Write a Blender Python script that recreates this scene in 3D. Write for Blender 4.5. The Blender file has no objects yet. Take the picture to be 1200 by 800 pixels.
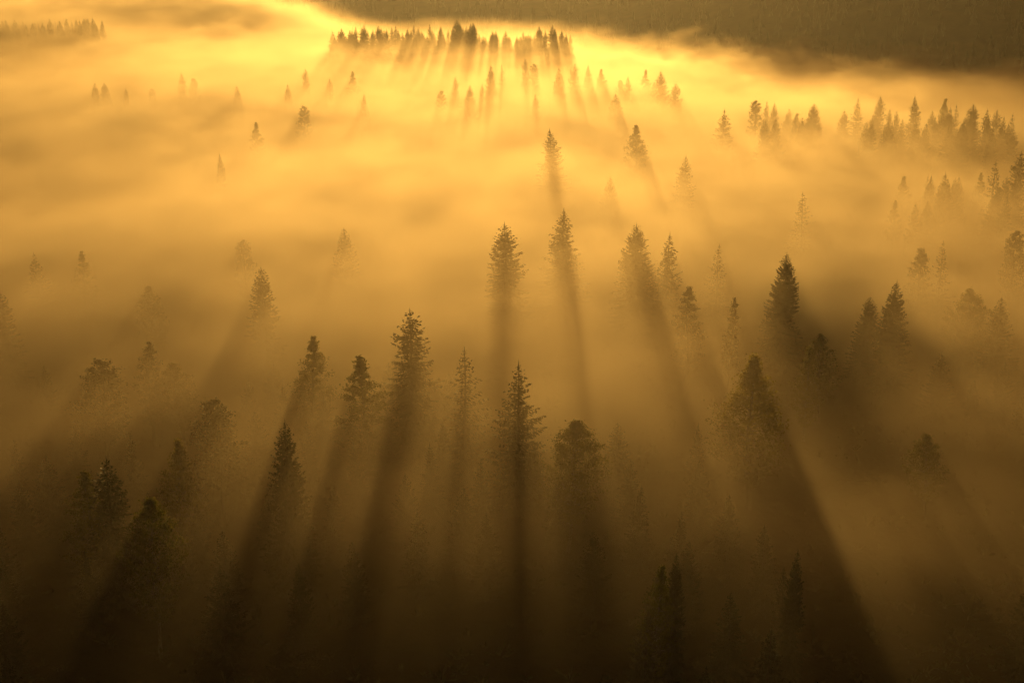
import bpy, math, random
from mathutils import Vector, Matrix, noise

SC = bpy.context.scene
COL = SC.collection
rnd = random.Random(7)
R = math.radians

# ------------------------------------------------------------------ camera
F_PX, W_PX, H_PX = 1500.0, 1200.0, 800.0
CAM_H = 60.0
PITCH = math.atan((400.0 + 60.0) / F_PX)          # horizon a little above the frame
cam_data = bpy.data.cameras.new('camera')
cam_data.sensor_width = 36.0
cam_data.lens = F_PX / W_PX * 36.0
cam_data.clip_start = 0.5
cam_data.clip_end = 9000.0
cam = bpy.data.objects.new('camera', cam_data)
COL.objects.link(cam)
cam.location = (0, 0, CAM_H)
cam.rotation_euler = (math.pi / 2 - PITCH, 0, 0)
SC.camera = cam
CP, SP = math.cos(PITCH), math.sin(PITCH)


def ray(px, py):
    """world direction of the sight line through a point of the photograph"""
    a, b = (px - 600.0) / F_PX, -(py - 400.0) / F_PX
    return Vector((a, CP + b * SP, -SP + b * CP))


# ------------------------------------------------------------------ terrain
def sstep(a, b, x):
    t = max(0.0, min(1.0, (x - a) / (b - a)))
    return t * t * (3 - 2 * t)


def hill_foot(x):
    return 770.0 - 230.0 * sstep(15, 250, x) + 70 * math.exp(-((x + 215) / 90) ** 2)


def ground_z(x, y):
    z = 1.2 * noise.noise(Vector((x / 70, y / 70, 3.1))) + 0.5 * noise.noise(Vector((x / 19, y / 19, 8.2)))
    # the low wooded rise far across the bog
    z += 9.0 * math.exp(-(max(0, abs(x + 28) - 40) / 40) ** 2 - ((y - 605) / 32) ** 2)
    z += 9.0 * math.exp(-((x + 230) / 75) ** 2 - ((y - 650) / 35) ** 2)
    # the valley side: near and steep on the right, far and low in the middle, a gap left of it
    side = sstep(20, 260, x)
    gap = math.exp(-((x + 215) / 85) ** 2)
    t = (y - hill_foot(x)) / (400 + 60 * (1 - side))
    t = max(0.0, min(1.0, t))
    z += (42 + 62 * side + 20 * sstep(-300, -420, x)) * (1 - 0.75 * gap) * t * t * (3 - 2 * t)
    z += (55 + 60 * side) * sstep(1150, 2100, y)
    z += 5.0 * t * noise.noise(Vector((x / 110, y / 110, 1.0)))
    return z


# ------------------------------------------------------------------ materials
def new_mat(name):
    m = bpy.data.materials.new(name)
    m.use_nodes = True
    nt = m.node_tree
    for n in list(nt.nodes):
        nt.nodes.remove(n)
    out = nt.nodes.new('ShaderNodeOutputMaterial')
    return m, nt, out


def foliage_mat(name, c1, c2, trans=0.3, scale=1.3):
    m, nt, out = new_mat(name)
    L = nt.links
    tc = nt.nodes.new('ShaderNodeTexCoord')
    nz = nt.nodes.new('ShaderNodeTexNoise')
    nz.inputs['Scale'].default_value = scale
    nz.inputs['Detail'].default_value = 3
    L.new(tc.outputs['Object'], nz.inputs['Vector'])
    oi = nt.nodes.new('ShaderNodeObjectInfo')
    add = nt.nodes.new('ShaderNodeMath'); add.operation = 'MULTIPLY_ADD'
    add.inputs[1].default_value = 0.35; 
    L.new(oi.outputs['Random'], add.inputs[0]); L.new(nz.outputs['Fac'], add.inputs[2])
    rp = nt.nodes.new('ShaderNodeValToRGB')
    rp.color_ramp.elements[0].position = 0.42; rp.color_ramp.elements[0].color = (*c1, 1)
    rp.color_ramp.elements[1].position = 0.85; rp.color_ramp.elements[1].color = (*c2, 1)
    L.new(add.outputs[0], rp.inputs['Fac'])
    bs = nt.nodes.new('ShaderNodeBsdfPrincipled')
    bs.inputs['Roughness'].default_value = 0.6
    L.new(rp.outputs['Color'], bs.inputs['Base Color'])
    tr = nt.nodes.new('ShaderNodeBsdfTranslucent')
    hs = nt.nodes.new('ShaderNodeHueSaturation')
    hs.inputs['Saturation'].default_value = 1.15; hs.inputs['Value'].default_value = 1.8
    L.new(rp.outputs['Color'], hs.inputs['Color']); L.new(hs.outputs['Color'], tr.inputs['Color'])
    mx = nt.nodes.new('ShaderNodeMixShader'); mx.inputs['Fac'].default_value = trans
    L.new(bs.outputs[0], mx.inputs[1]); L.new(tr.outputs[0], mx.inputs[2])
    L.new(mx.outputs[0], out.inputs['Surface'])
    return m


def bark_mat(name, c1, c2):
    m, nt, out = new_mat(name)
    L = nt.links
    tc = nt.nodes.new('ShaderNodeTexCoord')
    mp = nt.nodes.new('ShaderNodeMapping'); mp.inputs['Scale'].default_value = (5, 5, 1.2)
    nz = nt.nodes.new('ShaderNodeTexNoise'); nz.inputs['Scale'].default_value = 2.0; nz.inputs['Detail'].default_value = 5
    L.new(tc.outputs['Object'], mp.inputs['Vector']); L.new(mp.outputs[0], nz.inputs['Vector'])
    rp = nt.nodes.new('ShaderNodeValToRGB')
    rp.color_ramp.elements[0].position = 0.35; rp.color_ramp.elements[0].color = (*c1, 1)
    rp.color_ramp.elements[1].position = 0.7; rp.color_ramp.elements[1].color = (*c2, 1)
    L.new(nz.outputs['Fac'], rp.inputs['Fac'])
    bs = nt.nodes.new('ShaderNodeBsdfPrincipled'); bs.inputs['Roughness'].default_value = 0.9
    L.new(rp.outputs['Color'], bs.inputs['Base Color'])
    bp = nt.nodes.new('ShaderNodeBump'); bp.inputs['Strength'].default_value = 0.5
    L.new(nz.outputs['Fac'], bp.inputs['Height']); L.new(bp.outputs[0], bs.inputs['Normal'])
    L.new(bs.outputs[0], out.inputs['Surface'])
    return m


def ground_mat(name, cols, scale):
    m, nt, out = new_mat(name)
    L = nt.links
    geo = nt.nodes.new('ShaderNodeNewGeometry')
    n1 = nt.nodes.new('ShaderNodeTexNoise'); n1.inputs['Scale'].default_value = scale; n1.inputs['Detail'].default_value = 8
    n1.inputs['Roughness'].default_value = 0.65
    L.new(geo.outputs['Position'], n1.inputs['Vector'])
    rp = nt.nodes.new('ShaderNodeValToRGB')
    e = rp.color_ramp.elements
    e[0].position = 0.32; e[0].color = (*cols[0], 1)
    e[1].position = 0.72; e[1].color = (*cols[2], 1)
    k = e.new(0.5); k.color = (*cols[1], 1)
    L.new(n1.outputs['Fac'], rp.inputs['Fac'])
    bs = nt.nodes.new('ShaderNodeBsdfPrincipled'); bs.inputs['Roughness'].default_value = 0.95
    bs.inputs['Specular IOR Level'].default_value = 0.1
    L.new(rp.outputs['Color'], bs.inputs['Base Color'])
    n2 = nt.nodes.new('ShaderNodeTexNoise'); n2.inputs['Scale'].default_value = scale * 9; n2.inputs['Detail'].default_value = 4
    L.new(geo.outputs['Position'], n2.inputs['Vector'])
    bp = nt.nodes.new('ShaderNodeBump'); bp.inputs['Strength'].default_value = 0.9; bp.inputs['Distance'].default_value = 0.6
    L.new(n2.outputs['Fac'], bp.inputs['Height']); L.new(bp.outputs[0], bs.inputs['Normal'])
    L.new(bs.outputs[0], out.inputs['Surface'])
    return m


M_SPRUCE = foliage_mat('spruce_needles', (0.016, 0.020, 0.008), (0.042, 0.046, 0.015), 0.16)
M_PINE = foliage_mat('pine_needles', (0.024, 0.028, 0.010), (0.058, 0.058, 0.018), 0.25)
M_LEAF = foliage_mat('birch_leaves', (0.055, 0.062, 0.014), (0.135, 0.115, 0.024), 0.55)
M_BARK = bark_mat('conifer_bark', (0.030, 0.021, 0.014), (0.085, 0.062, 0.043))
M_BIRCH = bark_mat('birch_bark', (0.06, 0.05, 0.04), (0.33, 0.30, 0.25))
M_GROUND = ground_mat('bog_ground', ((0.012, 0.010, 0.005), (0.026, 0.021, 0.009), (0.050, 0.038, 0.017)), 0.09)
M_WOODS = foliage_mat('far_woods', (0.020, 0.022, 0.013), (0.032, 0.034, 0.018), 0.05, 0.02)


# ------------------------------------------------------------------ mesh helpers
class MB:
    def __init__(self):
        self.v, self.f = [], []

    def quad(self, c, u, w):
        n = len(self.v)
        self.v += [c - u - w, c + u - w, c + u + w, c - u + w]
        self.f.append((n, n + 1, n + 2, n + 3))

    def blade(self, a, b, side, k=0.55):
        """a pointed spray from a to b"""
        n = len(self.v)
        m = a.lerp(b, k)
        self.v += [a, m + side, b, m - side]
        self.f.append((n, n + 1, n + 2, n + 3))

    def tube(self, pts, rads, seg=6):
        rings = []
        for i, p in enumerate(pts):
            d = (pts[min(i + 1, len(pts) - 1)] - pts[max(i - 1, 0)])
            d = d.normalized() if d.length > 1e-6 else Vector((0, 0, 1))
            a = d.cross(Vector((0.31, 0.95, 0.05))).normalized()
            b = d.cross(a)
            n = len(self.v)
            for k in range(seg):
                t = 2 * math.pi * k / seg
                self.v.append(p + (a * math.cos(t) + b * math.sin(t)) * rads[i])
            rings.append(n)
        for i in range(len(rings) - 1):
            for k in range(seg):
                k2 = (k + 1) % seg
                self.f.append((rings[i] + k, rings[i] + k2, rings[i + 1] + k2, rings[i + 1] + k))
        n = rings[-1]
        self.f.append(tuple(n + k for k in range(seg)))

    def mesh(self, name, mat, smooth=False):
        me = bpy.data.meshes.new(name)
        me.from_pydata([tuple(p) for p in self.v], [], self.f)
        me.materials.append(mat)
        if smooth:
            me.polygons.foreach_set('use_smooth', [True] * len(me.polygons))
        me.update()
        return me


def rv(r, s=1.0):
    return Vector((r.uniform(-s, s), r.uniform(-s, s), r.uniform(-s, s)))


# every prototype stands 20 m tall at scale 1
def trunk_mesh(seed, mat, base=0.24, h=20.0, lean=0.25, name='trunk'):
    r = random.Random(seed)
    mb = MB()
    pts, rad = [], []
    ox = oy = 0.0
    for i in range(9):
        t = i / 8
        pts.append(Vector((ox, oy, -0.6 + t * (h * 0.985 + 0.6))))
        rad.append(base * (1.35 if i == 0 else 1) * (1 - t) ** 0.8 + 0.018)
        ox += r.uniform(-lean, lean) * 0.3
        oy += r.uniform(-lean, lean) * 0.3
    mb.tube(pts, rad, 7)
    return mb, pts


def axis_at(pts, z):
    for a, b in zip(pts, pts[1:]):
        if a.z <= z <= b.z:
            return a.lerp(b, (z - a.z) / (b.z - a.z))
    return pts[-1].copy()


def spruce(seed, radius=2.7, dens=1.0, power=0.8, droop=0.35, low=0.08, ragged=0.3, top_taper=1.0, upturn=0.25):
    """trunk mesh and crown mesh of a conifer: whorls of drooping boughs hung with needle sprays"""
    r = random.Random(seed)
    H = 20.0
    tmb, pts = trunk_mesh(seed, M_BARK)
    mb = MB()
    z = H * low
    bare = [(r.uniform(0, 6.28), r.uniform(0.25, 0.85)) for _ in range(3)]     # thin sectors
    while z < H - 0.25:
        t = (z - H * low) / (H * (1 - low))
        full = radius * ((1 - t) ** power) * min(1.0, 0.72 + t * 1.6)
        nb = max(3, int(round((4.5 + 3.0 * (1 - t)) * dens)))
        a0 = r.uniform(0, 6.28)
        for k in range(nb):
            a = a0 + 6.283 * k / nb + r.uniform(-0.3, 0.3)
            ln = full * r.uniform(1 - ragged, 1 + ragged * 0.55) + 0.05
            for (ba, bt) in bare:
                if abs((a - ba + 3.14) % 6.283 - 3.14) < 0.5 and abs(t - bt) < 0.09:
                    ln *= 0.45
            out = Vector((math.cos(a), math.sin(a), 0))
            sidev = Vector((-out.y, out.x, 0))
            zz = z + r.uniform(-0.2, 0.2)
            base = axis_at(pts, zz)
            pitch = -droop * (1 - t) * 1.2 + 0.65 * t ** 1.5
            def spine(s):
                return base + out * (ln * s) + Vector((0, 0, ln * (pitch * s + upturn * s * s * 0.8)))
            steps = max(2, int(ln / 0.27 * min(1.2, dens)))
            for q in range(steps):
                s = (q + 0.65) / steps
                p = spine(s)
                taper = (0.30 + 0.42 * math.sin(math.pi * min(1, 0.22 + s * 0.78))) * (0.55 + 0.25 * min(ln, 2.2)) * min(1.0, 0.16 + 5.0 * (1 - t))
                for sg in (-1, 1):
                    if r.random() < 0.08:
                        continue
                    wl = taper * r.uniform(0.6, 1.25)
                    tip = p + sidev * sg * wl * 0.8 + out * wl * r.uniform(0.35, 0.8) + Vector((0, 0, -wl * r.uniform(0.15, 0.75) * (1 - 0.6 * t)))
                    mb.blade(p, tip, (out * 0.5 + Vector((0, 0, 0.85)) + rv(r, 0.4)) * r.uniform(0.07, 0.14) * min(1.0, 0.3 + 5 * (1 - t)))
                if r.random() < 0.75 * (1 - t * 0.5):
                    hang = taper * r.uniform(0.5, 1.05)
                    mb.blade(p, p + Vector((0, 0, -hang)) + rv(r, 0.14), (sidev if r.random() < 0.5 else out) * r.uniform(0.08, 0.16))
            tip = spine(1.0)
            mb.blade(spine(0.75), tip + out * 0.14 * min(1, 0.1 + 4 * (1 - t)), (sidev + rv(r, 0.5)) * 0.10)
            # the bough itself
            n = len(mb.v)
            w = 0.02 + 0.012 * ln
            mb.v += [base - Vector((0, 0, w)), spine(0.6), base + Vector((0, 0, w)), base + sidev * w]
            mb.f.append((n, n + 1, n + 2)); mb.f.append((n, n + 3, n + 1))
        z += (0.34 + 0.16 * (1 - t)) * r.uniform(0.8, 1.25) / min(1.0, dens ** 0.3)
    # leader
    top = axis_at(pts, H)
    mb.blade(top - Vector((0, 0, 0.9)), top + Vector((0, 0, 0.95)), Vector((0.06, 0, 0)))
    mb.blade(top - Vector((0, 0, 0.9)), top + Vector((0, 0, 0.95)), Vector((0, 0.06, 0)))
    for k in range(5):
        a = 6.28 * k / 5
        mb.blade(top - Vector((0, 0, 0.35)), top + Vector((math.cos(a) * 0.22, math.sin(a) * 0.22, 0.0)), Vector((0, 0, 0.05)))
    return tmb.mesh('trunk', M_BARK, True), mb.mesh('crown', M_SPRUCE)


def leafy(seed, radius=3.0, low=0.22, nclump=85, clump=0.85, leaves=95, peak=0.42, mat=None, barkmat=None, egg=0.75, leaf=(0.08, 0.17)):
    """trunk with limbs, and a crown of leaf clumps carried on the limb ends, open between them"""
    r = random.Random(seed)
    H = 20.0
    mat, barkmat = mat or M_LEAF, barkmat or M_BIRCH
    tmb, pts = trunk_mesh(seed, barkmat, base=0.26, lean=0.9)
    mb = MB()
    made = 0
    golden = r.uniform(0, 6.28)
    for i in range(nclump):
        t = (i + r.uniform(-0.5, 0.5) + 0.5) / nclump
        t = max(0.0, min(0.99, t))
        z = H * (low + (1 - low) * t * 0.985)
        prof = (math.sin(math.pi * min(1, (t / peak) * 0.5)) if t < peak else ((1 - ((t - peak) / (1 - peak)) ** 2.0) ** egg))
        prof = 0.35 + 0.65 * prof if t < peak else prof
        rad = radius * max(0.05, prof)
        a = golden + i * 2.39996 + r.uniform(-0.4, 0.4)
        q = math.sqrt(r.uniform(0.12, 1.0)) * r.uniform(0.8, 1.12)
        c = axis_at(pts, z) + Vector((math.cos(a) * rad * q, math.sin(a) * rad * q, r.uniform(-0.4, 0.3)))
        # limb
        b = axis_at(pts, max(1.5, z - rad * q * r.uniform(0.5, 1.0)))
        mid = b.lerp(c, 0.5) + Vector((0, 0, -0.12 * rad * q)) + rv(r, 0.15)
        tmb.tube([b, mid, c], [0.035 + 0.02 * rad * q, 0.03, 0.012], 4)
        cs = clump * r.uniform(0.65, 1.3) * (0.55 + 0.45 * min(1, rad / radius * 1.3))
        fl = r.uniform(0.55, 0.85)
        for _ in range(int(leaves * r.uniform(0.6, 1.2))):
            d = Vector((r.gauss(0, 0.46), r.gauss(0, 0.46), r.gauss(0, 0.44)))
            along = r.random() ** 1.8 * 0.5          # leaves sit along the limb too
            p = c.lerp(b, along) + Vector((d.x, d.y, d.z * fl - 0.1 * abs(d.x))) * cs * (1 - 0.45 * along)
            s = r.uniform(*leaf) * (1.35 if r.random() < 0.2 else 1.0)
            u = rv(r).normalized()
            mb.blade(p - u * s, p + u * s, u.cross(rv(r)).normalized() * s * 0.6)
        made += 1
    return tmb.mesh('trunk', barkmat, True), mb.mesh('crown', mat)


PROTO = {
    'spruce_a': spruce(11, 4.3, 1.0, 0.76, 0.40),
    'spruce_b': spruce(12, 4.0, 1.05, 0.82, 0.55, ragged=0.35),
    'spruce_c': spruce(13, 4.7, 0.85, 0.8, 0.25, ragged=0.42, upturn=0.1),
    'dense_a': spruce(14, 4.9, 1.35, 0.68, 0.45, ragged=0.22),
    'dense_b': spruce(15, 3.9, 1.3, 0.75, 0.5, ragged=0.25),
    'sparse_a': spruce(16, 4.2, 0.6, 0.85, 0.15, ragged=0.5, upturn=0.05),
    'column': spruce(17, 2.9, 1.05, 0.5, 0.6, ragged=0.4),
    'spruce_d': spruce(31, 4.6, 0.95, 0.7, 0.5, ragged=0.5, low=0.05),
    'spruce_e': spruce(32, 3.6, 0.9, 0.88, 0.3, ragged=0.45, upturn=0.35),
    'spruce_f': spruce(33, 3.4, 1.15, 0.62, 0.65, ragged=0.38),
    'young_a': spruce(41, 5.2, 0.9, 0.85, 0.2, ragged=0.3, low=0.02, upturn=0.4),
    'young_b': spruce(42, 4.4, 1.0, 0.78, 0.3, ragged=0.4, low=0.02, upturn=0.3),
    'pine_a': leafy(21, 3.4, 0.3, 70, 0.8, 110, 0.35, M_PINE, M_BARK, 0.6, (0.09, 0.2)),
    'pine_b': leafy(22, 2.9, 0.25, 60, 0.7, 110, 0.3, M_PINE, M_BARK, 0.9, (0.09, 0.2)),
    'leafy_a': leafy(23, 3.9, 0.2, 130, 0.85, 120, 0.34, egg=1.25),
    'leafy_b': leafy(24, 5.2, 0.25, 150, 0.95, 120, 0.45, egg=0.95),
    'leafy_c': leafy(25, 3.3, 0.18, 85, 0.8, 110, 0.35, egg=1.35),
}
BOTH = {}


def both_mesh(kind):
    """trunk and crown of a far-off tree in one mesh (too small in view to show its parts)"""
    if kind not in BOTH:
        t, c = PROTO[kind]
        me = bpy.data.meshes.new(kind + '_whole')
        v = [x.co[:] for x in t.vertices]; n = len(v)
        f = [tuple(p.vertices) for p in t.polygons]; nf = len(f)
        v += [x.co[:] for x in c.vertices]
        f += [tuple(i + n for i in p.vertices) for p in c.polygons]
        me.from_pydata(v, [], f)
        me.materials.append(t.materials[0]); me.materials.append(c.materials[0])
        me.polygons.foreach_set('material_index', [0] * nf + [1] * (len(f) - nf))
        me.update()
        BOTH[kind] = me
    return BOTH[kind]


NAMES = {'spruce': 'spruce_tree', 'dense': 'spruce_tree', 'sparse': 'spruce_tree', 'column': 'spruce_tree', 'young': 'spruce_tree',
         'pine': 'pine_tree', 'leafy': 'birch_tree'}


def plant(px, py, kind, h, label, group=None, wide=1.0, whole=False, rot=None, far_y=None):
    """stand a tree so that a tree of height h has its top on the sight line (px, py)"""
    d = ray(px, py)
    # iterate for the ground height below the top
    z0 = 0.0
    for _ in range(12):
        s = (CAM_H - (z0 + h)) / -d.z
        x, y = d.x * s, d.y * s
        z0 = ground_z(x, y)
    if far_y is not None:                      # a known distance: the height follows
        s = far_y / d.y
        x, y = d.x * s, far_y
        z0 = ground_z(x, y)
        h = max(9.0, CAM_H + d.z * s - z0)
    name = NAMES[kind.split('_')[0]]
    cat = {'spruce_tree': 'spruce', 'pine_tree': 'pine', 'birch_tree': 'birch'}[name]
    rz = rnd.uniform(0, 6.28) if rot is None else rot
    k = h / 20.0 * 0.965
    sc = (k * wide, k * wide, k)
    if whole:
        o = bpy.data.objects.new(name, both_mesh(kind))
    else:
        o = bpy.data.objects.new(name, None)
        o.empty_display_size = 2
    o.location = (x, y, z0); o.rotation_euler = (rnd.gauss(0, 0.018), rnd.gauss(0, 0.018), rz); o.scale = sc
    COL.objects.link(o)
    o['label'] = label; o['category'] = cat
    if group:
        o['group'] = group
    if not whole:
        for pn, me in zip(('trunk', 'crown'), PROTO[kind]):
            c = bpy.data.objects.new(pn, me)
            COL.objects.link(c); c.parent = o
    return o


#TREES_BEGIN
near = 'trees rising out of the near fog'
T = [
    (332, 490, 'dense_a', 18.5, 'dark narrow spruce, sharpest of the lower left, with a slender pointed tip', 0.72),
    (427, 413, 'leafy_c', 17.0, 'rounded gold edged birch just left of the tall pointed spruce', 1.35),
    (483, 358, 'spruce_d', 20, 'tall pointed spruce beside the gold edged rounded birch', 1.25),
    (543, 404, 'sparse_a', 16.5, 'pale thin spruce between two tall pointed spruces in the middle', 1.3),
    (605, 420, 'spruce_c', 18.5, 'spruce with level spreading boughs casting a straight dark shaft downward', 1.15),
    (597, 258, 'spruce_f', 20, 'tall column shaped spruce with rounded tip, faint above the straight shadow', 1.45),
    (660, 240, 'spruce_b', 20, 'faint spruce in bright fog casting the long narrow shaft to the lower right', 1.4),
    (748, 259, 'dense_a', 19.5, 'blunt tipped dense spruce, left one of the close pair in mid fog', 1.05),
    (783, 270, 'spruce_e', 19.5, 'pointed ragged spruce, right one of the close pair in mid fog', 1.3),
    (843, 282, 'sparse_a', 16, 'thin pale spruce with bare level boughs left of the dark sharp spruce', 1.0),
    (810, 330, 'pine_b', 16, 'short stubby pine below the close pair of spruces', 1.2),
    (858, 345, 'pine_b', 15, 'small round topped pine low in the fog left of the dark sharp spruce', 0.7),
    (920, 293, 'dense_a', 18, 'darkest sharp full spruce standing clear of the fog on the right', 0.9),
    (888, 410, 'leafy_a', 18.5, 'broad gold rimmed birch casting the widest slanting shadow', 1.3),
    (668, 487, 'leafy_b', 15.0, 'broad open crowned birch with golden leaves, low in the middle', 1.1),
    (1050, 325, 'dense_b', 17, 'small dark spruce in brown shadow on the right', 1.15),
    (1080, 285, 'pine_a', 15.5, 'faint round topped pine beside a thin spruce on the right', 0.8),
    (1108, 280, 'sparse_a', 16, 'faint thin spruce beside the round topped pine on the right', 1.0),
    (305, 310, 'spruce_f', 18, 'narrow faint column spruce casting a brown slanting shadow to the lower left', 1.1),
    (360, 390, 'leafy_c', 16.5, 'faint feathery birch above the dark narrow spruce', 1.2),
    (170, 395, 'pine_b', 14.2, 'slim faint pine right of the broad rounded crown on the left', 1.1),
    (113, 417, 'pine_a', 14.7, 'broad rounded pine crown in brown fog on the left', 1.5),
    (42, 293, 'spruce_c', 15, 'faint spruce with wide boughs near the left edge', 1.0),
    (95, 291, 'leafy_c', 15, 'hazy birch right of the faint wide boughed spruce on the left', 1.0),
    (2, 338, 'spruce_f', 16, 'dim spruce cut by the left edge of the picture', 1.1),
    (180, 330, 'leafy_b', 13.5, 'very faint broad birch crown between left spruces', 0.8),
    (285, 277, 'pine_a', 14.5, 'barely visible pine above the narrow column spruce', 0.9),
    (120, 530, 'spruce_a', 16, 'dark spruce tip over the leafy mass at lower left', 1.2),
    (100, 548, 'leafy_c', 14, 'dim birch leaning against the dark spruce at lower left', 1.3),
    (170, 575, 'leafy_b', 16, 'wide murky birch right of the dark spruce at lower left', 0.8),
    (205, 512, 'leafy_a', 15, 'murky round birch crown between dark spruce and slanting shadow', 0.9),
    (790, 640, 'dense_b', 13, 'small black spruce tip low in the deep shadow', 0.62),
    (770, 655, 'leafy_c', 13, 'small dim birch left of the small black spruce tip', 0.9),
    (932, 640, 'dense_b', 13, 'dim spruce tip in the wide slanting shadow at lower right', 0.65),
    (1095, 503, 'leafy_b', 10.5, 'broad faint golden birch crown at the right', 1.0),
    (950, 402, 'leafy_c', 13, 'shadowed low birch behind the broad gold rimmed birch', 1.0),
    (405, 263, 'spruce_a', 15.1, 'barely visible spruce tip in bright fog left of centre', 1.2),
    (713, 205, 'spruce_a', 15.6, 'barely visible spruce tip above the close pair', 1.2),
    (945, 223, 'sparse_a', 17.0, 'ghostly thin spruce above the darkest sharp spruce', 1.3),
    (1112, 200, 'dense_b', 18, 'small dark spruce standing clear in the right fog bank', 1.1),
    (1092, 203, 'spruce_b', 17, 'smaller spruce just left of the small dark one in the right fog bank', 1.0),
    (1062, 204, 'leafy_a', 15, 'pale round birch at the left of two small right side spruces', 0.9),
    (1073, 236, 'spruce_a', 15, 'faint spruce below two small spruces on the right', 0.9),
    (1051, 232, 'leafy_c', 14.5, 'faint rounded birch below two small spruces on the right', 0.9),
    (1168, 186, 'sparse_a', 20, 'ragged spruce in the brown shadow by the right edge', 1.2),
    (252, 462, 'pine_a', 15, 'round dark pine sunk in the brown slanting shadow on the left', 1.3),
    (210, 420, 'leafy_b', 12.0, 'vague broad birch between the slanting shadow and the left pines', 1.2),
    (968, 385, 'leafy_b', 13, 'vague dark birch right below the darkest sharp spruce', 0.9),
    (1135, 330, 'leafy_b', 15, 'vague broad birch in the reddish shade near the right edge', 1.0),
    (1175, 345, 'spruce_a', 15, 'dim spruce in the reddish shade by the right edge', 1.2),
    (1020, 345, 'dense_a', 13.5, 'dim low spruce left of the small dark spruce on the right', 1.0),
    (1199, 175, 'spruce_d', 21, 'dark spruce half out of the picture at the right edge', 1.0),
    (1150, 200, 'leafy_c', 15, 'dim round birch left of the ragged right edge spruce', 0.9),
    (1195, 265, 'pine_a', 17, 'dim pine low at the right edge of the picture', 0.9),
]
for (px, py, kind, h, label, wide) in T:
    plant(px, py, kind, h, label, near, wide)
far = 'far trees over the bright fog'
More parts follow.
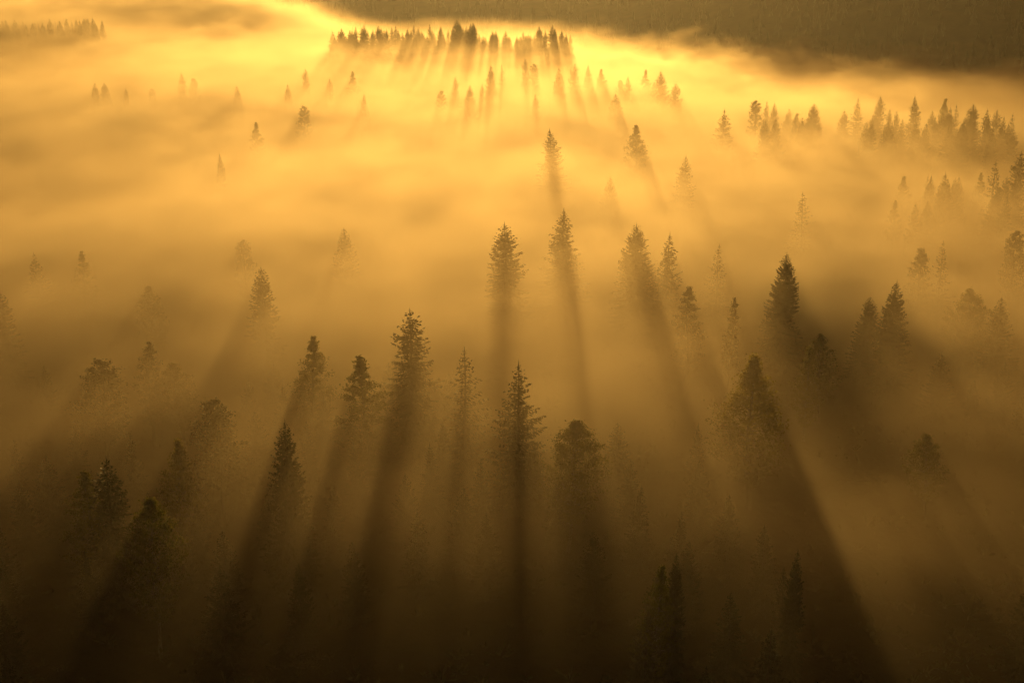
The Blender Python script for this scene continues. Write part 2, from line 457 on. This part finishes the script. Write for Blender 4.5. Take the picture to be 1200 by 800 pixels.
FT = [
    (655, 78, 'dense_b', 20, 'leftmost blunt spruce of the four standing above the bright fog bank', 1.1),
    (672, 73, 'spruce_d', 21, 'tallest spruce of the four standing above the bright fog bank', 0.95),
    (690, 75, 'spruce_b', 20, 'paler third spruce of the four standing above the bright fog bank', 1.1),
    (706, 79, 'leafy_a', 19, 'dark bushy birch ending the four trees above the bright fog bank', 0.85),
    (728, 92, 'pine_a', 16, 'faint low pine right of the four fog bank trees', 0.8),
    (736, 88, 'spruce_a', 18, 'small dark spruce between the four trees and the sharp dark one', 0.9),
    (757, 80, 'leafy_c', 18, 'pale birch left of the dark sharp far spruce', 0.9),
    (768, 95, 'pine_b', 15, 'low dark pine touching the dark sharp far spruce', 1.0),
    (776, 81, 'spruce_a', 21.0, 'sharp dark far spruce with tiered boughs', 1.2),
    (793, 96, 'column', 19.0, 'slim dark spruce right of the tiered far spruce', 1.4),
    (848, 126, 'spruce_c', 19.0, 'lone dark spruce in front of the right fog slope', 1.2),
    (888, 115, 'pine_a', 19, 'rounded pine at the left end of the right dark clump', 0.9),
    (899, 117, 'spruce_e', 18, 'middle spruce of the right dark clump', 1.0),
    (909, 119, 'spruce_a', 18, 'pointed spruce of the right dark clump, nearest the big one', 0.9),
    (935, 131, 'leafy_a', 16, 'bushy birch touching the big triangular far spruce', 1.0),
    (952, 119, 'dense_a', 20, 'big dark triangular far spruce of the right clump', 1.05),
    (923, 133, 'leafy_c', 15, 'low birch left of the bushy one in the right clump', 1.0),
    (1007, 113, 'spruce_c', 20, 'pale thin spruce at the left end of the right hand row', 0.9),
    (1030, 111, 'spruce_d', 20, 'wide tiered spruce second in the right hand row', 1.0),
    (1043, 126, 'column', 17, 'small slim spruce beside the wide tiered one in the right hand row', 0.8),
    (1052, 128, 'column', 17, 'second small slim spruce in the gap of the right hand row', 0.8),
    (1058, 137, 'spruce_b', 15, 'short spruce low in the gap of the right hand row', 0.9),
    (1075, 111, 'spruce_b', 21, 'tall dense spruce in the middle of the right hand row', 1.1),
    (1092, 128, 'spruce_a', 17, 'small faint spruce right of the tall dense one in the right hand row', 0.9),
    (1109, 113, 'leafy_a', 20, 'bushy headed birch in the right hand row', 0.75),
    (1115, 125, 'dense_b', 19, 'dark spruce in front of the bushy headed birch', 1.0),
    (1122, 121, 'sparse_a', 19, 'sparse spruce just right of the bushy headed birch', 0.9),
    (1140, 120, 'dense_a', 20, 'full spruce near the right end of the right hand row', 1.0),
    (1158, 126, 'spruce_e', 19, 'broad spruce last but two in the right hand row', 1.3),
    (1177, 135, 'spruce_c', 18, 'thin last but one spruce of the right hand row', 0.9),
    (1188, 131, 'sparse_a', 19, 'bare topped last spruce of the right hand row', 0.9),
    (108, 95, 'dense_b', 18.4, 'left one of two dark tips in the bright left fog', 1.0),
    (123, 94, 'dense_a', 18.4, 'right one of two dark tips in the bright left fog', 0.8),
    (178, 102, 'pine_a', 14.4, 'low faint pine between the two tips and the pale spire', 0.9),
    (147, 101, 'column', 16, 'slim faint tip just right of the two dark tips', 0.9),
    (213, 83, 'spruce_a', 19.4, 'pale spire tallest in the bright left fog', 0.9),
    (226, 90, 'pine_a', 17.4, 'pale bushy pine just right of the pale spire', 0.9),
    (279, 99, 'dense_b', 17.4, 'lone small orange tip in the bright left fog', 1.0),
    (337, 97, 'dense_b', 17.4, 'small tip left of the tall faint spire at upper left', 0.9),
    (357, 79, 'column', 19.4, 'tall faint slender spire at upper left', 0.9),
    (385, 90, 'spruce_a', 17.4, 'small conical tip right of the tall faint spire', 0.9),
    (413, 82, 'leafy_c', 18.4, 'faint wide birch between the conical tip and the middle trees', 1.0),
    (355, 122, 'pine_a', 16.4, 'rounded faint pine below the tall faint spire', 1.0),
    (300, 141, 'leafy_c', 16.4, 'rounded faint birch lower in the bright left fog', 1.0),
    (257, 178, 'spruce_b', 16, 'barely visible tip low in the bright left fog', 0.9),
    (425, 108, 'spruce_b', 18, 'pale ghostly spruce below the faint wide birch', 0.9),
    (518, 104, 'pine_a', 17, 'small dark round pine in the bright middle fog', 0.9),
    (533, 88, 'column', 19, 'slim pale spire above the small dark round pine', 0.9),
    (550, 98, 'dense_a', 18.5, 'small cone shaped spruce right of the slim pale spire', 0.85),
    (565, 97, 'column', 17, 'faint slim tip beside the small cone shaped spruce', 0.8),
    (575, 75, 'dense_b', 21, 'paler tall spruce in the middle of the bright fog', 1.0),
    (588, 74, 'sparse_a', 20, 'thin ghost spruce right of the paler tall one', 0.9),
    (617, 67, 'column', 21, 'tall thin ghost spire left of the four fog bank trees', 0.9),
    (625, 73, 'pine_a', 19, 'ghost pine beside the tall thin ghost spire', 0.9),
    (627, 108, 'spruce_a', 17, 'ghostly tip below the tall thin ghost spire', 0.9),
    (650, 149, 'spruce_b', 20.5, 'faint spruce alone in the brightest fog casting a pale shaft', 1.5),
    (748, 144, 'leafy_c', 19.1, 'faint feathery birch in the rays below the dark far spruce', 1.3),
    (722, 108, 'dense_b', 18.1, 'faint leaning shadowed spruce below the four fog bank trees', 1.4),
    (801, 180, 'spruce_b', 18.1, 'ghost spruce in the slanting rays right of centre', 1.3),
]
for (px, py, kind, h, label, wide) in FT:
    plant(px, py, kind, h, label, far, wide, whole=True)

# the far rise: a close-set dark row, its left wing lower
r2 = random.Random(31)
ridge_x, px = [], 388.0
while px < 672:
    ridge_x.append(px)
    px += r2.choice((1.4, 1.9, 2.6, 3.4, 4.2, 7.0))
for i, px in enumerate(ridge_x):
    base = 28 if px < 470 else (31 if px < 500 else (26 if px < 560 else (37 if px < 630 else 30)))
    py = base + r2.triangular(-5, 14, 3) + 12 * math.exp(-(px - 388) / 14) + 10 * math.exp(-(672 - px) / 8)
    kind = r2.choice(['dense_b', 'spruce_a', 'spruce_b', 'spruce_e', 'spruce_c', 'spruce_f'])
    if px < 470:
        lab, gr = 'small dark conifer in the left wing of the far ridge row', 'left wing of the far ridge row'
    elif px < 565:
        lab, gr = 'tall dark conifer in the crowded middle of the far ridge row', 'middle of the far ridge row'
    else:
        lab, gr = 'dark conifer against glowing mist in the right wing of the far ridge row', 'right wing of the far ridge row'
    plant(px, py, kind, 17, lab, gr, r2.uniform(1.0, 1.6), whole=True, far_y=r2.uniform(588, 626))
for i in range(26):
    px = 3 + i * 4.6 + r2.uniform(-1.5, 1.5)
    py = 25 + r2.uniform(-5, 5)
    plant(px, py, r2.choice(['dense_b', 'spruce_a', 'spruce_b', 'column']), 16,
          'tiny pale conifer in the distant treeline at the upper left', 'distant treeline at the upper left', 1.1, whole=True, far_y=r2.uniform(635, 665))
# the crowded forest edge in the fog of the right hand side
for (x0, x1, y0, y1, n_, hh, lab, gr) in (
        (985, 1198, 126, 152, 26, 16.5, 'small spruce merging with its neighbours below the right hand row', 'crowded spruces below the right hand row'),
        (872, 965, 124, 142, 9, 16.0, 'small spruce filling the foot of the right dark clump', 'small spruces at the foot of the right dark clump'),
        (1085, 1198, 196, 236, 11, 15.5, 'half hidden spruce in the brown shade of the right edge', 'half hidden spruces in the brown shade of the right edge')):
    for _ in range(n_):
        plant(r2.uniform(x0, x1), r2.uniform(y0, y1), r2.choice(['spruce_a', 'spruce_b', 'spruce_d', 'spruce_e', 'spruce_f', 'dense_b']),
              hh + r2.uniform(-1, 1.5), lab, gr, r2.uniform(0.85, 1.25), whole=True)

# younger spruces filling the near forest, sunk in the shade and fog
r5 = random.Random(77)
spots = []
tries = 0
while len(spots) < 78 and tries < 6000:
    tries += 1
    y = r5.uniform(82, 158)
    x = r5.uniform(-0.45, 0.45) * y
    if noise.noise(Vector((x / 26, y / 30, 5.5))) < -0.10:
        continue
    if any((x - a) ** 2 + (y - b) ** 2 < 36 for a, b in spots):
        continue
    spots.append((x, y))
for x, y in spots:
    h = r5.uniform(7.0, 10.0) if y > 115 else r5.uniform(6.5, 9.5)
    z0 = ground_z(x, y)
    v = Vector((x, y, z0 + h - CAM_H))
    depth_ = v.y * CP - v.z * SP
    px_ = 600 + F_PX * v.x / depth_
    py_ = 400 - F_PX * (v.y * SP + v.z * CP) / depth_
    plant(px_, py_, r5.choice(['young_a', 'young_b', 'spruce_e', 'spruce_b']), h, 'half grown spruce lost among others in the dark shaded near forest',
          'half grown spruces of the shaded near forest', r5.uniform(1.0, 1.35), far_y=y)
#TREES_END


# ------------------------------------------------------------------ ground, one sheet out to the far slopes
def grid_mesh(name, xs, ys, zf, mat):
    v = [(x, y, zf(x, y)) for y in ys for x in xs]
    nx = len(xs)
    f = [(j * nx + i, j * nx + i + 1, (j + 1) * nx + i + 1, (j + 1) * nx + i) for j in range(len(ys) - 1) for i in range(nx - 1)]
    me = bpy.data.meshes.new(name)
    me.from_pydata(v, [], f); me.materials.append(mat)
    me.polygons.foreach_set('use_smooth', [True] * len(f))
    me.update()
    o = bpy.data.objects.new(name, me); COL.objects.link(o)
    return o


def axis_values(lo, hi, near_lo, near_hi, fine, coarse):
    out, x = [], lo
    while x < hi:
        out.append(x)
        x += fine if near_lo <= x < near_hi else coarse
    out.append(hi)
    return out


gx = axis_values(-2400, 2400, -500, 500, 10, 50)
gy = axis_values(-600, 2900, 0, 1900, 10, 50)
g = grid_mesh('ground', gx, gy, ground_z, M_GROUND)
g['kind'] = 'structure'

# forest that clothes the far slope: one mass, nobody could count it
r3 = random.Random(5)
mb = MB()
for _ in range(11000):
    y = 560 + 1500 * r3.random() ** 1.4
    x = r3.uniform(-0.56, 0.56) * y
    if y < hill_foot(x) + 45 or r3.random() < 0.35 - 0.5 * noise.noise(Vector((x / 90, y / 90, 0))):
        continue
    z = ground_z(x, y) - 0.5
    h = r3.uniform(8, 14); rad = h * r3.uniform(0.13, 0.2)
    c = Vector((x, y, z))
    for k in range(3):
        z0, z1 = h * (0.12 + 0.27 * k), h * (0.5 + 0.25 * k)
        rr = rad * (1.0 - 0.27 * k)
        a0 = r3.uniform(0, 6.28)
        n = len(mb.v)
        for q in range(7):
            a = a0 + 6.283 * q / 7
            q_ = rr * r3.uniform(0.7, 1.25)
            mb.v.append(c + Vector((math.cos(a) * q_, math.sin(a) * q_, z0 + r3.uniform(-0.6, 0.6))))
        mb.v.append(c + Vector((0, 0, z1)))
        for q in range(7):
            mb.f.append((n + q, n + (q + 1) % 7, n + 7))
wo = bpy.data.objects.new('woods', mb.mesh('woods', M_WOODS))
COL.objects.link(wo)
wo['kind'] = 'stuff'; wo['label'] = 'dark conifer woods clothing the shaded far slope'; wo['category'] = 'woods'


# heather and low scrub of the bog floor: ground cover, one mass
r4 = random.Random(9)
us = MB()
for _ in range(5200):
    y = 62 + 190 * r4.random() ** 1.5
    x = r4.uniform(-0.5, 0.5) * y
    if noise.noise(Vector((x / 14, y / 14, 4.0))) < -0.12 and r4.random() < 0.8:
        continue
    c = Vector((x, y, ground_z(x, y)))
    sz = r4.uniform(0.35, 1.0) * (1.6 if r4.random() < 0.12 else 1.0)
    for k in range(16):
        d = Vector((r4.gauss(0, 0.5), r4.gauss(0, 0.5), abs(r4.gauss(0.35, 0.4)) + 0.1)) * sz
        us.blade(c + d * 0.25, c + d, rv(r4, 0.16 * sz))
ug = bpy.data.objects.new('undergrowth', us.mesh('undergrowth', M_PINE))
COL.objects.link(ug)
ug['kind'] = 'stuff'; ug['label'] = 'low dark heather and scrub covering the bog floor'; ug['category'] = 'undergrowth'


# ------------------------------------------------------------------ air
def box(name, lo, hi):
    v = [(x, y, z) for z in (lo[2], hi[2]) for y in (lo[1], hi[1]) for x in (lo[0], hi[0])]
    f = [(0, 2, 3, 1), (4, 5, 7, 6), (0, 1, 5, 4), (2, 6, 7, 3), (0, 4, 6, 2), (1, 3, 7, 5)]
    me = bpy.data.meshes.new(name); me.from_pydata(v, [], f); me.update()
    o = bpy.data.objects.new(name, me); COL.objects.link(o)
    return o


HAZE_D = 0.00013
VEIL_Z, VEIL_H, VEIL_D = 20.5, 20.0, 0.018
DECK_Z, DECK_H, DECK_D = 13.0, 13.0, 0.10
NEAR_A, NEAR_B = 73, 176
G_FOG, G_HAZE = 0.675, 0.62
zmin = min(v.co.z for v in g.data.vertices); zmax = max(max(v.co.z for v in g.data.vertices), max(p.z for p in mb.v))
hz = box('haze', (-2420, -620, zmin - 1.0), (2420, 2920, zmax + 4.0))
hz['kind'] = 'stuff'; hz['label'] = 'thin warm morning haze over the whole bog'; hz['category'] = 'haze'
m, nt, out = new_mat('haze')
pv = nt.nodes.new('ShaderNodeVolumePrincipled')
pv.inputs['Color'].default_value = (0.93, 0.90, 0.85, 1)
pv.inputs['Density'].default_value = HAZE_D
pv.inputs['Anisotropy'].default_value = G_HAZE
nt.links.new(pv.outputs[0], out.inputs['Volume'])
hz.data.materials.append(m)

fog = box('ground_fog', (-420, 64, -3.5), (420, 940, 40))
fog['kind'] = 'stuff'; fog['label'] = 'low sunlit fog bank lying between the trees'; fog['category'] = 'fog'
m, nt, out = new_mat('ground_fog')
L = nt.links


def N(t, **kw):
    n = nt.nodes.new(t)
    for k, v in kw.items():
        setattr(n, k, v)
    return n


def math_node(op, a, b=None, c=None, clamp=False):
    n = N('ShaderNodeMath', operation=op, use_clamp=clamp)
    for i, v in enumerate((a, b, c)):
        if v is None:
            continue
        if isinstance(v, (int, float)):
            n.inputs[i].default_value = v
        else:
            L.new(v, n.inputs[i])
    return n.outputs[0]


def map_range(v, a, b, c, d, smooth=True):
    n = N('ShaderNodeMapRange', interpolation_type='SMOOTHSTEP' if smooth else 'LINEAR')
    for i, q in enumerate((v, a, b, c, d)):
        if isinstance(q, (int, float)):
            n.inputs[i].default_value = q
        else:
            L.new(q, n.inputs[i])
    return n.outputs[0]


geo = N('ShaderNodeNewGeometry')
sep = N('ShaderNodeSeparateXYZ'); L.new(geo.outputs['Position'], sep.inputs[0])
X, Y, Z = sep.outputs


def noise3(scale, detail, rough=0.5):
    mp = N('ShaderNodeVectorMath', operation='MULTIPLY'); mp.inputs[1].default_value = scale
    L.new(geo.outputs['Position'], mp.inputs[0])
    n = N('ShaderNodeTexNoise'); n.inputs['Scale'].default_value = 1.0; n.inputs['Detail'].default_value = detail
    n.inputs['Roughness'].default_value = rough
    L.new(mp.outputs[0], n.inputs['Vector'])
    return n.outputs['Fac']


nA = noise3((1 / 120, 1 / 150, 1 / 80), 1.0)
nB = noise3((1 / 18, 1 / 29, 1 / 8), 2.0, 0.6)
nC = noise3((1 / 27, 1 / 44, 1 / 14), 3.0, 0.62)
# a thin veil that reaches over the treetops
veil_top = math_node('MULTIPLY_ADD', nA, 14.0, VEIL_Z)
# ragged rising wisps, strongest along the foot of the right hand slope
edge = math_node('MULTIPLY', map_range(Y, 330, 470, 0, 1), map_range(X, 10, 70, 0, 26))
lift = math_node('MULTIPLY', math_node('SUBTRACT', nC, 0.47), math_node('ADD', edge, 10.0))
# a taller bank fills the gap in the far hills, another covers the far left
gx_ = map_range(math_node('ABSOLUTE', math_node('ADD', X, 215.0)), 10, 170, 1, 0)
up = math_node('MULTIPLY', map_range(Y, 700, 900, 0, 11), gx_)
up = math_node('ADD', up, math_node('MULTIPLY', map_range(Y, 540, 630, 0, 13), map_range(X, -280, -120, 1, 0)))
lift = math_node('ADD', lift, up)
lift = math_node('ADD', lift, math_node('MULTIPLY', map_range(X, -70, 10, 2.5, 0), map_range(Y, 200, 300, 1, 0)))
lift = math_node('ADD', lift, math_node('MULTIPLY', map_range(Y, 200, 300, 0, -3.0), map_range(X, 70, 130, 0, 1)))
# the fog sinks along the foot of the slopes, and is torn open round the lone spruce
lift = math_node('ADD', lift, math_node('MULTIPLY', map_range(Y, 380, 520, 0, -8), map_range(X, 0, 80, 0, 1)))
lift = math_node('ADD', lift, math_node('MULTIPLY', map_range(Y, 670, 760, 0, -8), map_range(X, -130, -50, 0, 1)))
rift = math_node('MULTIPLY', map_range(math_node('ABSOLUTE', math_node('SUBTRACT', X, 38.0)), 3, 15, -12, 0),
                 map_range(math_node('ABSOLUTE', math_node('SUBTRACT', Y, 147.0)), 18, 36, 1, 0))
lift = math_node('ADD', lift, rift)
veil = map_range(math_node('SUBTRACT', math_node('ADD', veil_top, lift), Z), 0.0, VEIL_H, 0.0, VEIL_D)
# and a denser deck below it that hides the lower boughs
deck_top = math_node('ADD', math_node('MULTIPLY_ADD', nA, 6.0, DECK_Z), lift)
deck = map_range(math_node('SUBTRACT', deck_top, Z), 0.0, DECK_H, 0.0, DECK_D)
wisp = map_range(nB, 0.30, 0.70, 0.4, 1.6)
nearf = map_range(Y, NEAR_A, NEAR_B, 0.0, 1.0)
farf = map_range(math_node('SUBTRACT', Y, math_node('MULTIPLY', gx_, 200.0)), 700, 830, 1.0, 0.0)
nearf = math_node('MULTIPLY', nearf, farf)
den = math_node('MULTIPLY', math_node('MULTIPLY', math_node('ADD', veil, deck), wisp), nearf)
pv = N('ShaderNodeVolumePrincipled')
pv.inputs['Color'].default_value = (0.78, 0.615, 0.41, 1)
pv.inputs['Absorption Color'].default_value = (1.0, 0.42, 0.22, 1)
pv.inputs['Anisotropy'].default_value = G_FOG
L.new(den, pv.inputs['Density'])
L.new(pv.outputs[0], out.inputs['Volume'])
m.cycles.volume_step_rate = 0.25
fog.data.materials.append(m)

# ------------------------------------------------------------------ light
SUN_EL, SUN_AZ = 6.7, 0.0       # low sun straight ahead
w = bpy.data.worlds.new('World'); SC.world = w
w.use_nodes = True
wn = w.node_tree
for n in list(wn.nodes):
    wn.nodes.remove(n)
wo_ = wn.nodes.new('ShaderNodeOutputWorld')
bg = wn.nodes.new('ShaderNodeBackground'); bg.inputs['Strength'].default_value = 0.05
sky = wn.nodes.new('ShaderNodeTexSky'); sky.sky_type = 'NISHITA'; sky.sun_disc = False
sky.sun_elevation = R(SUN_EL); sky.sun_rotation = R(SUN_AZ)
sky.air_density = 1.5; sky.dust_density = 5.0
tint = wn.nodes.new('ShaderNodeMix'); tint.data_type = 'RGBA'; tint.blend_type = 'MULTIPLY'
tint.inputs[0].default_value = 1.0; tint.inputs[7].default_value = (0.85, 0.39, 0.17, 1)
wn.links.new(sky.outputs[0], tint.inputs[6]); wn.links.new(tint.outputs[2], bg.inputs['Color']); wn.links.new(bg.outputs[0], wo_.inputs['Surface'])
sd = bpy.data.lights.new('sun', 'SUN'); sd.energy = 5.0; sd.angle = R(0.53)
sd.color = (1.0, 0.605, 0.155)
so = bpy.data.objects.new('sun', sd); COL.objects.link(so)
sun_dir = Vector((math.sin(R(SUN_AZ)) * math.cos(R(SUN_EL)), math.cos(R(SUN_AZ)) * math.cos(R(SUN_EL)), math.sin(R(SUN_EL))))
so.rotation_euler = (-sun_dir).to_track_quat('-Z', 'Y').to_euler()
so.location = (0, 400, 300)

# ------------------------------------------------------------------ render
SC.render.engine = 'CYCLES'
cy = SC.cycles
cy.max_bounces = 6; cy.diffuse_bounces = 2; cy.glossy_bounces = 1; cy.transmission_bounces = 2
cy.volume_bounces = 0; cy.transparent_max_bounces = 8
cy.volume_max_steps = 512
cy.use_adaptive_sampling = True; cy.adaptive_threshold = 0.05
cy.use_denoising = True
try:
    cy.denoiser = 'OPENIMAGEDENOISE'
except Exception:
    pass
cy.caustics_reflective = False; cy.caustics_refractive = False
cy.sample_clamp_indirect = 4.0
vs = SC.view_settings
vs.view_transform = 'Standard'; vs.look = 'None'; vs.gamma = 1.0; vs.use_curve_mapping = False
vs.exposure = -0.2
